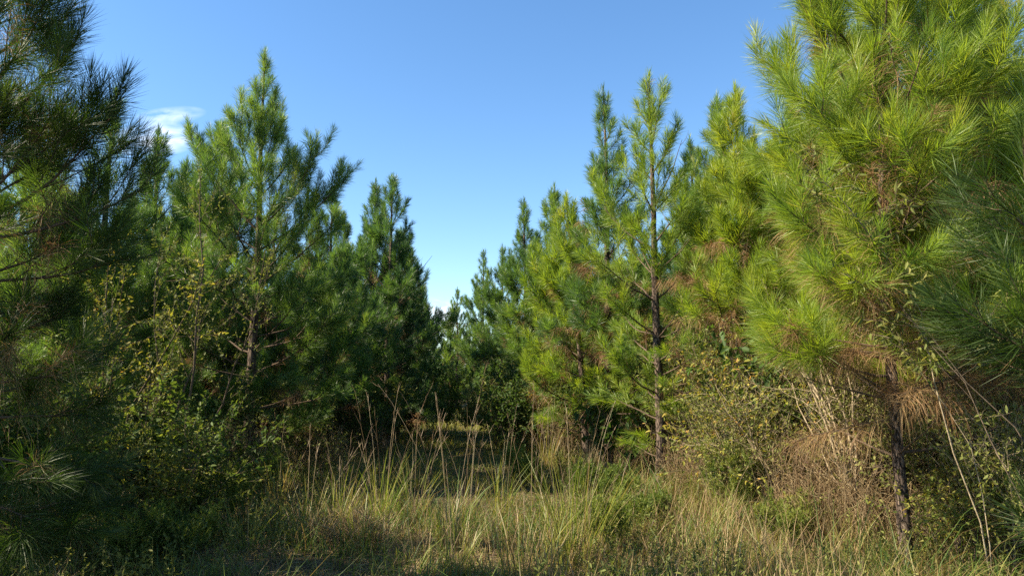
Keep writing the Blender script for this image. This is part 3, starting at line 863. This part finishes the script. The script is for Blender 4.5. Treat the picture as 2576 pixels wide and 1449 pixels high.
# ------------------------------------------------------------------ tall grass clumps
def grass_clump(px, py, Y, seed, n=60, h=0.7, stalks=8, sh=1.3, tone=0.62, wdt=0.0085, spread=0.16, label="", lean=0.4, az=None):
    rng = np.random.default_rng(seed)
    x = ground_x(px, Y)
    root = empty("grass_clump", (x, Y, float(gz(x, Y))))
    mb = MB()
    r = spread * np.sqrt(rng.random(n)); a = rng.random(n) * 6.28
    b = np.stack([r * np.cos(a), r * np.sin(a), np.full(n, -0.02)], 1)
    blades(mb, rng, b, h * (0.5 + 0.7 * rng.random(n)), wdt * (0.6 + 0.7 * rng.random(n)), lean=lean, tone=tone - 0.08, tonevar=0.22, az=a + rng.normal(0, 0.9, n), K=6)
    nd_ = n // 3
    blades(mb, rng, b[:nd_], h * 0.5 * (0.5 + 0.7 * rng.random(nd_)), wdt * 0.8, lean=0.9, tone=0.25, tonevar=0.1, K=5)
    mb.build("blades", M['clump'], root)
    stalks = int(round(stalks * 0.8))
    if stalks:
        st = MB()
        r = spread * 0.7 * np.sqrt(rng.random(stalks)); a = rng.random(stalks) * 6.28
        b = np.stack([r * np.cos(a), r * np.sin(a), np.full(stalks, 0.0)], 1)
        L = sh * (0.65 + 0.5 * rng.random(stalks))
        e0 = R(84) + rng.normal(0, 0.09, stalks)
        P = arc(b, a, e0, e0 - 0.15 - 0.45 * rng.random(stalks) ** 2, L, 8, rng, 0.03)
        tubes(st, P, np.linspace(0.0026, 0.0012, 8)[None] * np.ones((stalks, 1)), 3, rng.random(stalks))
        # seed sprays up the top third
        idx = np.repeat(np.arange(stalks), 4)
        p, T = sample(P[idx], 0.66 + 0.33 * rng.random(len(idx)))
        aa, ee = az_el(T)
        Q = arc(p, aa + rng.normal(0, 0.7, len(idx)), ee - 0.1 + rng.normal(0, 0.25, len(idx)), ee - 0.25, 0.05 + 0.11 * rng.random(len(idx)), 3, rng, 0.05)
        tubes(st, Q, np.array([0.0014, 0.0019, 0.0006])[None] * np.ones((len(idx), 1)), 3, 0.35)
        # leaf sheaths
        idx = np.repeat(np.arange(stalks), 2)
        p, T = sample(P[idx], 0.25 + 0.35 * rng.random(len(idx)))
        st.build("seed_stalks", M['straw'], root)
    tag(root, label, "tall grass", "tall grass clumps in the clearing")
    return root

for args in [
    (770, 0, 7.6, 1, 34, 0.62, 5, 1.15, 0.62, "leftmost tall grass clump, thin, beside the sandy bare patch"),
    (850, 0, 7.9, 2, 60, 0.72, 8, 1.25, 0.66, "tall grass clump with pale arching straw at its base, second from the left"),
    (905, 0, 7.2, 3, 44, 0.55, 3, 1.0, 0.8, "dark shaded green grass clump in front of the pale straw one"),
    (960, 0, 8.4, 4, 80, 0.80, 9, 1.5, 0.68, "dense grass clump with broad bright blades and the tallest reddish stalks"),
    (1040, 0, 8.6, 5, 60, 0.7, 9, 1.45, 0.62, "grass clump with close straight stalks right of the tallest reddish stalks"),
    (1135, 0, 7.2, 6, 40, 0.72, 7, 1.75, 0.66, "narrow grass clump with a single very long stalk crossing the dark path"),
    (1180, 0, 9.2, 7, 60, 0.6, 6, 1.3, 0.6, "low wide grass clump with arching blades behind the long single stalk"),
    (1260, 0, 9.6, 8, 70, 0.8, 8, 1.4, 0.7, "green upright grass clump below the sunlit end of the path"),
    (1335, 0, 8.8, 9, 40, 0.5, 6, 1.5, 0.55, "sparse straw clump with forked seed heads left of the big fountain clump"),
    (1440, 0, 7.0, 10, 170, 0.95, 12, 1.45, 0.68, "largest fountain shaped grass clump, yellow green, in the middle foreground"),
    (1330, 0, 6.4, 11, 110, 0.55, 4, 0.9, 0.45, "dark brown based grass clump at the bottom edge of the picture"),
    (1150, 0, 6.4, 12, 60, 0.6, 3, 0.9, 0.66, "short sunlit grass clump near the bottom middle"),
    (1810, 0, 8.4, 13, 70, 0.6, 5, 1.2, 0.66, "loose yellow grass clump under the slender pine"),
    (1745, 0, 10.6, 14, 60, 0.5, 5, 0.9, 0.5, "brownish grass clump at the slender pine's foot"),
    (1470, 0, 12.5, 15, 70, 0.8, 9, 1.5, 0.4, "shaded straw grass clump in front of the dark right hand trunks"),
    (1380, 0, 14.5, 16, 70, 0.8, 9, 1.5, 0.4, "shaded grass clump farther back by the dark trunks"),
    (700, 0, 9.6, 17, 50, 0.7, 4, 1.2, 0.45, "shaded grass tuft with one bent straw under the tall broad pine"),
    (610, 0, 7.0, 18, 50, 0.45, 1, 0.7, 0.75, "small green arching tuft in the dark lower left"),
    (2130, 0, 7.2, 19, 90, 0.6, 6, 0.95, 0.35, "straw coloured grass clump left of the cracked trunk"),
    (1930, 0, 6.7, 20, 80, 0.5, 3, 0.8, 0.55, "low grass clump with purple flowers near it at the bottom"),
]:
    px, _, Y, sd, n, h, s, sh, tn, lab = args
    grass_clump(px, 0, Y, 300 + sd, int(n * 0.8), h, s, sh, tn, label=lab, spread=0.13 if n < 100 else 0.26)

# ------------------------------------------------------------------ shrubs and saplings
def shrub(name, px, Y, seed, label, cat, H=1.2, stems=9, spread=0.5, leaf=0.05, aspect=0.45, mat='leaf_yellow', stem_mat='brown_stem',
          density=30, tone=0.5, twigs=7, bare=False, el=70, group=None, third=True, z=None, sr=0.005, az=None, azs=3.14, el1=None, leaf_from=0.25, droop=0.2, twig_from=0.25):
    """stems from one foot, side twigs, fine twigs, leaves on them"""
    rng = np.random.default_rng(seed)
    x = ground_x(px, Y)
    root = empty(name, (x, Y, float(gz(x, Y))))
    r = 0.12 * spread * rng.random(stems); a = rng.random(stems) * 6.28 if az is None else R(az) + rng.uniform(-azs, azs, stems)
    b = np.stack([r * np.cos(a), r * np.sin(a), np.full(stems, -0.05)], 1)
    e0 = np.clip(R(el) + rng.normal(0, 0.16, stems), 0.3, 1.5)
    L = H * (0.65 + 0.45 * rng.random(stems)) / np.sin(np.clip(R(el), 0.5, 1.5))
    e1 = e0 + rng.normal(0.0, 0.2, stems) if el1 is None else R(el1) + rng.normal(0, 0.1, stems)
    P1 = arc(b, a, e0, e1, L, 8, rng, 0.15)
    sm = MB()
    tubes(sm, P1, (sr * (0.6 + L / 1.5))[:, None] * (1 - 0.75 * np.linspace(0, 1, 8)[None]), 5)
    i2 = np.repeat(np.arange(stems), twigs)
    t2 = twig_from + (0.97 - twig_from) * rng.random(len(i2))
    p, T = sample(P1[i2], t2)
    aa, ee = az_el(T)
    l2 = np.clip(L[i2] * (0.18 + 0.35 * (1 - t2)) * (0.6 + 0.7 * rng.random(len(i2))) * spread / 0.5, 0.08, 1.0)
    e2 = ee * 0.45 + rng.normal(0.1, 0.3, len(i2))
    P2 = arc(p, rng.random(len(i2)) * 6.28, e2, e2 + rng.normal(0.1, 0.2, len(i2)), l2, 5, rng, 0.14)
    tubes(sm, P2, (sr * 0.35 + 0.0025 * l2)[:, None] * (1 - 0.6 * np.linspace(0, 1, 5)[None]), 3)
    allP = [P2]
    if third:
        i3 = np.repeat(np.arange(len(P2)), 3)
        p, T = sample(P2[i3], 0.3 + 0.65 * rng.random(len(i3)))
        aa, ee = az_el(T)
        P3 = arc(p, aa + rng.choice([-1, 1], len(i3)) * (0.7 + 0.3 * rng.random(len(i3))), ee + rng.normal(0.05, 0.3, len(i3)), ee + 0.1, l2[i3] * (0.3 + 0.3 * rng.random(len(i3))), 5, rng, 0.1)
        tubes(sm, P3, np.full((len(P3), 5), 0.0016) * np.linspace(1, 0.5, 5), 3)
        allP.append(P3)
    sm.build("stems", M[stem_mat], root, smooth=True)
    if not bare:
        lf = MB()
        allP.append(P1[:, 4 if twig_from > 0.3 else 3:])
        for Q in allP:
            if Q.shape[1] != 5: pass
            ln = np.linalg.norm(np.diff(Q, axis=1), axis=2).sum(1)
            cnt = np.maximum((ln * density).astype(int), 2)
            ii = np.repeat(np.arange(len(Q)), cnt)
            p, T = sample(Q[ii], leaf_from + (1 - leaf_from) * rng.random(len(ii)))
            D = unit(T * 0.55 + rng.normal(0, 0.6, p.shape) + np.array([0, 0, -droop]))
            leaves(lf, rng, p, D, leaf, aspect, tone=tone, tonevar=0.2)
        lf.build("leaves", M[mat], root)
    tag(root, label, cat, group)
    return root

# left side
shrub("shrub", 385, 7.6, 401, "bushy sunlit shrub with yellow leaves at the left, below the dark boughs", "shrub", H=1.1, stems=16, spread=0.6, leaf=0.048, density=34, tone=0.46, mat='leaf_yellow', el=64)
shrub("shrub", 460, 8.6, 402, "greener shrub just behind the yellow leaved one at the left", "shrub", H=1.5, stems=12, spread=0.6, leaf=0.055, density=32, tone=0.55, mat='leaf_green', el=66)
shrub("shrub", 290, 8.0, 403, "olive shrub half hidden under the dark drooping boughs", "shrub", H=1.2, stems=12, spread=0.55, leaf=0.05, density=30, tone=0.5, mat='leaf_olive', el=62)
shrub("shrub", 120, 7.0, 404, "dim low shrub in the lower left corner", "shrub", H=0.8, stems=12, spread=0.5, leaf=0.05, density=26, tone=0.4, mat='leaf_olive', el=58)
shrub("broadleaf_sapling", 255, 9.0, 411, "tall thin sapling with yellow lit leaves left of the other sapling", "sapling", H=3.9, stems=3, spread=0.22, leaf=0.048, density=24, tone=0.45, twigs=20, mat='leaf_yellow', el=86, sr=0.006)
shrub("broadleaf_sapling", 405, 9.6, 412, "tall small leaved sapling beside the tall broad pine's left boughs", "sapling", H=4.4, stems=4, spread=0.26, leaf=0.042, density=26, tone=0.5, twigs=24, mat='leaf_olive', el=85, sr=0.006)
shrub("broadleaf_sapling", 350, 8.8, 413, "shorter yellow leaved sapling between the two tall saplings", "sapling", H=2.2, stems=3, spread=0.26, leaf=0.046, density=22, tone=0.35, twigs=14, mat='leaf_yellow', el=82, sr=0.006)
shrub("broadleaf_sapling", 180, 8.4, 414, "olive sapling partly covered by the dark near boughs", "sapling", H=2.9, stems=4, spread=0.35, leaf=0.046, density=22, tone=0.4, twigs=14, mat='leaf_olive', el=80, sr=0.006)
shrub("climbing_vine", 405, 8.3, 415, "thin upright vine with pointed pale leaves above the yellow shrub", "vine", H=2.0, stems=3, spread=0.25, leaf=0.075, aspect=0.6, density=22, tone=0.7, twigs=10, mat='leaf_green', el=84)
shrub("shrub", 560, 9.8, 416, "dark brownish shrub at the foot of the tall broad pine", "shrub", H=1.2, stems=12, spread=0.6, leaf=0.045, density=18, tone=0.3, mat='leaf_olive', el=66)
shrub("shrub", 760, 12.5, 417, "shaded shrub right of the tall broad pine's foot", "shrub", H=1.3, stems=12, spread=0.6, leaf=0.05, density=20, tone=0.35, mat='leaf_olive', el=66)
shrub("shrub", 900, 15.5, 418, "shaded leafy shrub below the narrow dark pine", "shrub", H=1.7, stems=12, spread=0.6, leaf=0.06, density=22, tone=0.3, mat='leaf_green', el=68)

for k, (px, Y, h) in enumerate([(-60, 6.4, 1.3), (-30, 7.3, 1.4), (30, 8.2, 1.5), (-160, 6.9, 1.6)]):  # low brush put in at the left to shade the ground there
    shrub("shrub", px, Y, 460 + k, ["brush at the left picture edge under the near boughs", "taller brush at the left picture edge behind the near boughs",
          "green brush showing between the near boughs at the left", "brush beyond the left picture edge"][k], "shrub", H=h, stems=14, spread=0.8, leaf=0.07, density=24, tone=0.5, mat='leaf_green', el=74)

# feathery weeds
def feather(px, Y, seed, label, H=0.8, stems=9, tone=0.6, mat='feather', spread=0.3, cat="weed", name="feathery_weed", dens=200, nl=0.055):
    rng = np.random.default_rng(seed)
    x = ground_x(px, Y)
    root = empty(name, (x, Y, float(gz(x, Y))))
    a = rng.random(stems) * 6.28; r = spread * np.sqrt(rng.random(stems))
    b = np.stack([r * np.cos(a), r * np.sin(a), np.full(stems, -0.03)], 1)
    L = H * (0.6 + 0.5 * rng.random(stems))
    P = arc(b, a, R(80), R(74) + rng.normal(0, .12, stems), L, 7, rng, 0.07)
    sm = MB(); lf = MB()
    tubes(sm, P, (0.0035 * np.ones(stems))[:, None] * (1 - 0.7 * np.linspace(0, 1, 7)[None]), 4)
    i2 = np.repeat(np.arange(stems), 13)
    t2 = 0.3 + 0.68 * rng.random(len(i2))
    p, T = sample(P[i2], t2)
    e2 = R(48) + rng.normal(0, .2, len(i2))
    P2 = arc(p, rng.random(len(i2)) * 6.28, e2, e2 + 0.35, 0.07 + 0.22 * (1 - t2) + 0.07 * rng.random(len(i2)), 4, rng, 0.08)
    tubes(sm, P2, np.full((len(P2), 4), 0.0014), 3)
    sm.build("stems", M['brown_stem'], root)
    w = 0.0045 + 0.0004 * Y
    needles(lf, rng, P2, np.full(len(P2), 0.1), dens, nl, w, bent=False, ang=(60, 30), tone=tone, tonevar=0.2)
    needles(lf, rng, P, np.full(len(P), 0.3), dens * 0.7, nl, w, bent=False, ang=(65, 30), tone=tone, tonevar=0.2)
    lf.build("leaves", M[mat], root)
    tag(root, label, cat, "feathery weeds in the clearing")
for px, Y, H, st, tn, lab in [
    (505, 8.4, 0.75, 22, 0.75, "bright feathery weed patch lit by the sun at lower left"),
    (585, 8.8, 0.6, 8, 0.62, "small feathery weed right of the bright lit patch"),
    (650, 10.0, 0.8, 8, 0.45, "shaded feathery weed on a bent stem under the broad pine"),
    (1500, 10.6, 0.6, 20, 0.45, "round blue green weed mound left of the slender pine's trunk"),
    (1570, 10.4, 0.4, 12, 0.55, "weed mound touching the slender pine's foot"),
    (1530, 7.4, 0.62, 9, 0.72, "fresh green weed standing right of the big fountain grass clump"),
    (1100, 21, 2.0, 26, 0.55, "tall dark feathery weed standing in the middle of the path"),
    (1165, 22, 1.4, 8, 0.6, "lighter feathery weed at the path's right margin"),
    (1850, 9.0, 1.0, 14, 0.7, "yellow green wispy weed right of the slender pine"),
    (1980, 7.8, 0.55, 12, 0.7, "low yellow green weed among the straw on the right"),
    (1640, 8.6, 0.38, 12, 0.55, "low weed hummock in the sunlit grass on the right"),
    (330, 6.6, 0.55, 12, 0.45, "dim weed near the lower left corner"),
    (450, 6.9, 0.5, 14, 0.5, "green low weed in front of the bright lit patch"),
    (2110, 9.4, 0.9, 14, 0.6, "feathery weed under the pale bare saplings"),
    (1320, 12.0, 0.7, 12, 0.5, "shaded weed left of the dark trunks by the path"),
]:
    feather(px, Y, 500 + px, lab, H, st, tn, spread=0.012 * st + 0.06)

# right side
shrub("shrub", 1880, 10.2, 421, "dark tangled shrub with sparse yellow leaves behind the wispy weed", "shrub", H=1.9, stems=18, spread=0.8, leaf=0.07, density=9, tone=0.65, mat='leaf_yellow', el=70)
shrub("shrub", 1815, 12.2, 422, "twiggy shrub with yellowing leaves right of the slender pine", "shrub", H=2.0, stems=14, spread=0.6, leaf=0.07, density=11, tone=0.65, mat='leaf_yellow', el=74)
shrub("shrub", 1990, 9.4, 423, "shrub with larger drooping green leaves left of the pale bare saplings", "shrub", H=2.1, stems=10, spread=0.6, leaf=0.12, aspect=0.5, density=11, tone=0.45, mat='leaf_green', el=76, droop=0.8)
shrub("shrub", 2040, 8.6, 424, "leaning grey stemmed shrub with small yellow leaves", "shrub", H=1.5, stems=8, spread=0.7, leaf=0.05, density=12, tone=0.7, mat='leaf_yellow', stem_mat='grey_stem', el=56, az=150, azs=0.7, sr=0.008)
shrub("bare_shrub", 2190, 7.9, 425, "cluster of pale leafless saplings leaning left on the right", "shrub", H=2.3, stems=10, spread=0.4, bare=True, stem_mat='grey_stem', el=72, az=150, azs=0.6, sr=0.010, twigs=9)
shrub("bare_shrub", 2230, 8.6, 426, "dense pale twig thicket behind the leaning saplings", "shrub", H=2.2, stems=26, spread=0.5, bare=True, stem_mat='grey_stem', el=78, sr=0.005, twigs=9)
shrub("bare_shrub", 2420, 9.0, 427, "grey twig thicket between the two right hand trunks", "shrub", H=2.1, stems=22, spread=0.6, bare=True, stem_mat='grey_stem', el=72, sr=0.006, twigs=9)
shrub("shrub", 2470, 7.0, 428, "small shrub with yellow heart shaped leaves at the lower right", "shrub", H=0.85, stems=7, spread=0.55, leaf=0.07, aspect=0.8, density=14, tone=0.72, mat='leaf_yellow', stem_mat='grey_stem', el=68)
shrub("shrub", 2330, 7.6, 429, "olive brush tangle behind the cracked trunk", "shrub", H=1.5, stems=14, spread=0.7, leaf=0.05, density=16, tone=0.6, mat='leaf_olive', el=70)
shrub("shrub", 2540, 7.6, 430, "olive brush tangle at the right picture edge", "shrub", H=1.4, stems=14, spread=0.7, leaf=0.055, density=18, tone=0.6, mat='leaf_olive', stem_mat='grey_stem', el=70)
shrub("shrub", 1720, 12.5, 431, "olive green brush behind the slender pine's trunk", "shrub", H=2.2, stems=14, spread=0.7, leaf=0.06, density=20, tone=0.6, mat='leaf_olive', el=74)
shrub("shrub", 1530, 12.8, 432, "dim shrub with big drooping leaves at the brown trunk's foot", "shrub", H=1.5, stems=7, spread=0.5, leaf=0.13, aspect=0.5, density=10, tone=0.4, mat='leaf_green', el=74, droop=0.9)
shrub("shrub", 2110, 10.0, 433, "leafy brush behind the pale bare saplings", "shrub", H=2.1, stems=14, spread=0.7, leaf=0.07, density=18, tone=0.6, mat='leaf_olive', el=74)
shrub("broadleaf_sapling", 2500, 6.1, 441, "broadleaf sapling arching left with long narrow leaves in front of the bright pine", "sapling", H=4.2, stems=2, spread=0.2, twig_from=0.45, leaf=0.075, aspect=0.3, density=16, tone=0.6, twigs=12, mat='leaf_olive', stem_mat='grey_stem', el=84, az=180, azs=0.3, sr=0.0022, el1=58, leaf_from=0.2, droop=0.35)
shrub("broadleaf_sapling", 2680, 5.6, 442, "lower broadleaf sapling with pale hanging leaves beside the dark right boughs", "sapling", H=2.7, stems=2, spread=0.3, twig_from=0.5, leaf=0.075, aspect=0.3, density=15, tone=0.65, twigs=9, mat='leaf_olive', stem_mat='brown_stem', el=68, az=178, azs=0.4, sr=0.0024, el1=34, leaf_from=0.3, droop=0.5)
for k, (px, Y, H, mt, tn, lf, lab) in enumerate([
    (2440, 6.6, 1.0, 'leaf_yellow', 0.55, 0.042, "small leaved tangle at the bottom right before the two trunks"),
    (2560, 6.5, 1.2, 'leaf_olive', 0.6, 0.042, "small leaved tangle in the lower right corner"),
    (2220, 8.2, 1.5, 'leaf_olive', 0.6, 0.04, "fine leaved brush among the pale leaning saplings"),
    (2380, 9.2, 2.2, 'leaf_yellow', 0.5, 0.045, "tall fine leaved brush between the two right hand trunks"),
    (2130, 8.8, 1.7, 'leaf_yellow', 0.5, 0.042, "fine yellowing brush left of the pale leaning saplings"),
    (1940, 9.0, 1.4, 'leaf_olive', 0.55, 0.04, "fine olive brush behind the wispy weed on the right"),
    (2500, 8.6, 2.0, 'leaf_olive', 0.6, 0.045, "tall fine leaved brush right of the thinner trunk"),
    (1840, 11.2, 1.9, 'leaf_yellow', 0.5, 0.042, "tall twiggy yellowing tangle a little right of the slender pine"),
    (1900, 9.8, 2.3, 'leaf_olive', 0.6, 0.042, "tall twiggy tangle below the rusty lower needles"),
    (2030, 9.6, 2.4, 'leaf_yellow', 0.45, 0.042, "tall twiggy tangle behind the grey leaning shrub"),
    (2170, 9.6, 2.5, 'leaf_olive', 0.6, 0.042, "tall twiggy tangle behind the cracked trunk's left side"),
    (2310, 8.6, 2.0, 'leaf_olive', 0.6, 0.042, "twiggy tangle immediately behind the cracked trunk"),
    (1850, 9.4, 0.8, 'leaf_olive', 0.6, 0.038, "knee high fine leaved brush right of the slender pine"),
]):
    shrub("shrub", px, Y, 480 + k, lab, "shrub", H=H, stems=20, spread=0.7, leaf=lf, density=20, tone=tn, mat=mt, stem_mat='grey_stem' if k % 2 else 'brown_stem', el=72, sr=0.004, twigs=8)
shrub("vine_covered_trunk", 1345, 18.5, 443, "thin trunk wrapped in pale vine leaves right of the path", "vine", H=2.4, stems=3, spread=0.12, leaf=0.09, aspect=0.7, density=40, tone=0.85, twigs=22, mat='leaf_yellow', el=89, sr=0.01)

# leafy brush standing in the shade between the trunks
ru = np.random.default_rng(91)
us_ = []
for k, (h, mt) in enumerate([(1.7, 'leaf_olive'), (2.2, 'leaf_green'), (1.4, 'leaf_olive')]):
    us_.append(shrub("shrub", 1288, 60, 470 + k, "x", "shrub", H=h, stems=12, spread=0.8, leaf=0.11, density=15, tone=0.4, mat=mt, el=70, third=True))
first = [True] * 3
for side in (-1, 1):
    for y in np.arange(12, 50, 2.3):
        for off in (2.9, 4.6, 7.2, 10.2):
            yy_ = float(y + ru.normal(0, 0.6)); x = float(path_x(yy_) + side * (off + ru.normal(0, 0.5)))
            if abs(x) > 0.72 * yy_: continue
            if off < 5 and yy_ < 17: continue
            if off < 4 and yy_ < 21: continue
            if side < 0 and 24 < yy_ < 31.5: continue
            if off < 4: off_s = 0.6
            else: off_s = 1.0
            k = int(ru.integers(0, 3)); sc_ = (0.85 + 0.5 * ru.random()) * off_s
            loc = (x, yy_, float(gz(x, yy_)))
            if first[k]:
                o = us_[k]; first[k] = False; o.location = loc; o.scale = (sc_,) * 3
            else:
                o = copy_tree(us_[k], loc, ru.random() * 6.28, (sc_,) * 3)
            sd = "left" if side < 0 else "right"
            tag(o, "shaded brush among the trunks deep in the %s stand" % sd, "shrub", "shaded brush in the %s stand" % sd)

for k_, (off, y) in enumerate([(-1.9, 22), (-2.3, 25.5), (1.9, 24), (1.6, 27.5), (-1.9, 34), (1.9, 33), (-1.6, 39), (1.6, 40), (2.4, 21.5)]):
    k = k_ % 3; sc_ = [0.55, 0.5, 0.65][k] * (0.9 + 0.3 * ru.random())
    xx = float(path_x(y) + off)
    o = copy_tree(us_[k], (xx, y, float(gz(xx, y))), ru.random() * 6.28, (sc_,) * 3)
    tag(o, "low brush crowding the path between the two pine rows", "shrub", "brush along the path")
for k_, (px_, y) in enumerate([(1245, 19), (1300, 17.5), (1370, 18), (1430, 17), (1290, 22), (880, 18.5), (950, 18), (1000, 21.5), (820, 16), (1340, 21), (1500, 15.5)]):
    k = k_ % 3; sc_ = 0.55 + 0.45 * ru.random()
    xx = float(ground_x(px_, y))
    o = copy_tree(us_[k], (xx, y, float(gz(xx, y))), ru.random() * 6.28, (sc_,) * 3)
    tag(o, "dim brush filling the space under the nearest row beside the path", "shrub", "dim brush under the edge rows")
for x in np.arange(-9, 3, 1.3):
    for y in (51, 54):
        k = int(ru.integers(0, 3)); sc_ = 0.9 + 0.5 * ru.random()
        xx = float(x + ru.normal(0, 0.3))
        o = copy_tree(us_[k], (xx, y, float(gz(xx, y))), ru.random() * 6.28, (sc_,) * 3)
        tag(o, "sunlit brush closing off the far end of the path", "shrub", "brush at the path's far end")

# dry brush clumps
def dry_brush(px, Y, seed, label, n=160, h=1.0, spread=0.45, tone=0.5):
    rng = np.random.default_rng(seed)
    x = ground_x(px, Y)
    root = empty("dry_brush_clump", (x, Y, float(gz(x, Y))))
    a = rng.random(n) * 6.28; r = spread * np.sqrt(rng.random(n))
    b = np.stack([r * np.cos(a), r * np.sin(a), np.full(n, -0.03)], 1)
    L = h * (0.45 + 0.7 * rng.random(n))
    P = arc(b, rng.random(n) * 6.28, R(82) + rng.normal(0, .12, n), R(70) + rng.normal(0, .25, n), L, 5, rng, 0.08)
    mb = MB()
    tubes(mb, P, np.linspace(0.0035, 0.0015, 5)[None] * np.ones((n, 1)), 3, rng.random(n))
    mb.build("stalks", M['dry'], root)
    s2 = MB()
    i2 = np.repeat(np.arange(n), 5)
    p, T = sample(P[i2], 0.4 + 0.6 * rng.random(len(i2)))
    aa, ee = az_el(T)
    Q = arc(p, rng.random(len(i2)) * 6.28, ee - 0.5 + rng.normal(0, .3, len(i2)), ee - 0.7, 0.06 + 0.14 * rng.random(len(i2)), 3, rng, 0.1)
    tubes(s2, Q, np.array([0.0018, 0.0022, 0.0006])[None] * np.ones((len(Q), 1)), 3, np.clip(tone + rng.normal(0, .25, len(Q)), 0, 1))
    s2.build("seed_sprays", M['dry'], root)
    tag(root, label, "dry brush", "dry brush clumps on the right")
for px, Y, n, h, lab in [
    (2080, 8.0, 220, 1.05, "pinkish dry stalks in front of the leaning grey stems"),
    (2170, 8.8, 260, 1.25, "tall dry stalk mass under the pale bare saplings"),
    (1960, 9.0, 200, 1.0, "dry brush below the dark tangled shrub"),
    (2360, 8.4, 240, 1.2, "brown dry brush between the two right hand trunks"),
    (2480, 8.0, 200, 1.0, "reddish dry brush right of the thinner trunk"),
    (1755, 10.8, 200, 0.8, "reddish dry stalks right of the slender pine's foot"),
    (2250, 7.6, 160, 0.8, "short straw stalks left of the cracked trunk's base"),
    (1600, 9.2, 160, 0.32, "low brown stalk tangle left of the slender pine's foot"),
    (870, 7.4, 160, 0.32, "low brown stalk mat beside the pale straw grass clump"),
    (620, 11.0, 160, 0.9, "shaded dry stalks under the tall broad pine"),
    (800, 13.0, 160, 0.9, "shaded dry stalks right of the tall broad pine"),
    (930, 16.0, 160, 1.0, "shaded dry stalks below the narrow dark pine"),
    (1440, 16.0, 200, 1.1, "shaded dry stalks at the dark trunks right of the path"),
    (1560, 14.0, 160, 1.0, "shaded dry stalks beside the brown trunk"),
]:
    dry_brush(px, Y, 700 + px, lab, n, h, spread=0.5 if h > 0.6 else 0.35)

# small flowers
def flower(px, py, Y, seed, label, mat='petal', H=0.6):
    rng = np.random.default_rng(seed)
    s = spot(px, py, Y)
    root = empty("wildflower", (s[0], Y, float(gz(s[0], Y))))
    h = s[2] - root.location[2]
    sm = MB()
    P = arc(np.array([[0.03, 0, -0.02]]), 2.0, R(88), R(86), h, 5, rng, 0.02)
    tubes(sm, P, np.full((1, 5), 0.002), 4)
    sm.build("stem", M['brown_stem'], root)
    pt = MB()
    n = 14
    a = np.arange(n) / n * 6.28
    D = unit(np.stack([np.cos(a), np.sin(a), 0.3 + 0.3 * rng.random(n)], 1))
    leaves(pt, rng, np.repeat(P[:, -1], n, 0), D, 0.022, 0.5, tone=0.5, tonevar=0.3)
    leaves(pt, rng, np.repeat(P[:, -1], n, 0), unit(rng.normal(size=(n, 3)) + [0, 0, .6]), 0.016, 0.5, tone=0.6, tonevar=0.3)
    pt.build("petals", M[mat], root)
    tag(root, label, "flower", "small wildflowers in the grass")
for k, (px, py, Y, lab) in enumerate([
    (2032, 1160, 8.6, "pink flower highest on the right, beside the dry stalks"),
    (2060, 1183, 8.5, "pink flower just below the highest pink one"),
    (1836, 1462 - 15, 6.6, "lilac flower in the sunlit grass at the bottom"),
    (1852, 1432, 6.7, "pale lilac flower pair member just above the bottom lilac one"),
    (1735, 1470 - 30, 6.6, "small pink flower near the fresh green weed"),
    (2010, 1235, 8.2, "faded pink flower lower down beside the grey stems"),
]):
    flower(px, py, Y, 800 + k, lab)
flower(885, 1148, 10.5, 810, "single yellow flower nodding in the shade under the broad pine", 'yellow_petal')
flower(1878, 1158, 9.0, 811, "single yellow flower right of the slender pine's trunk", 'yellow_petal')
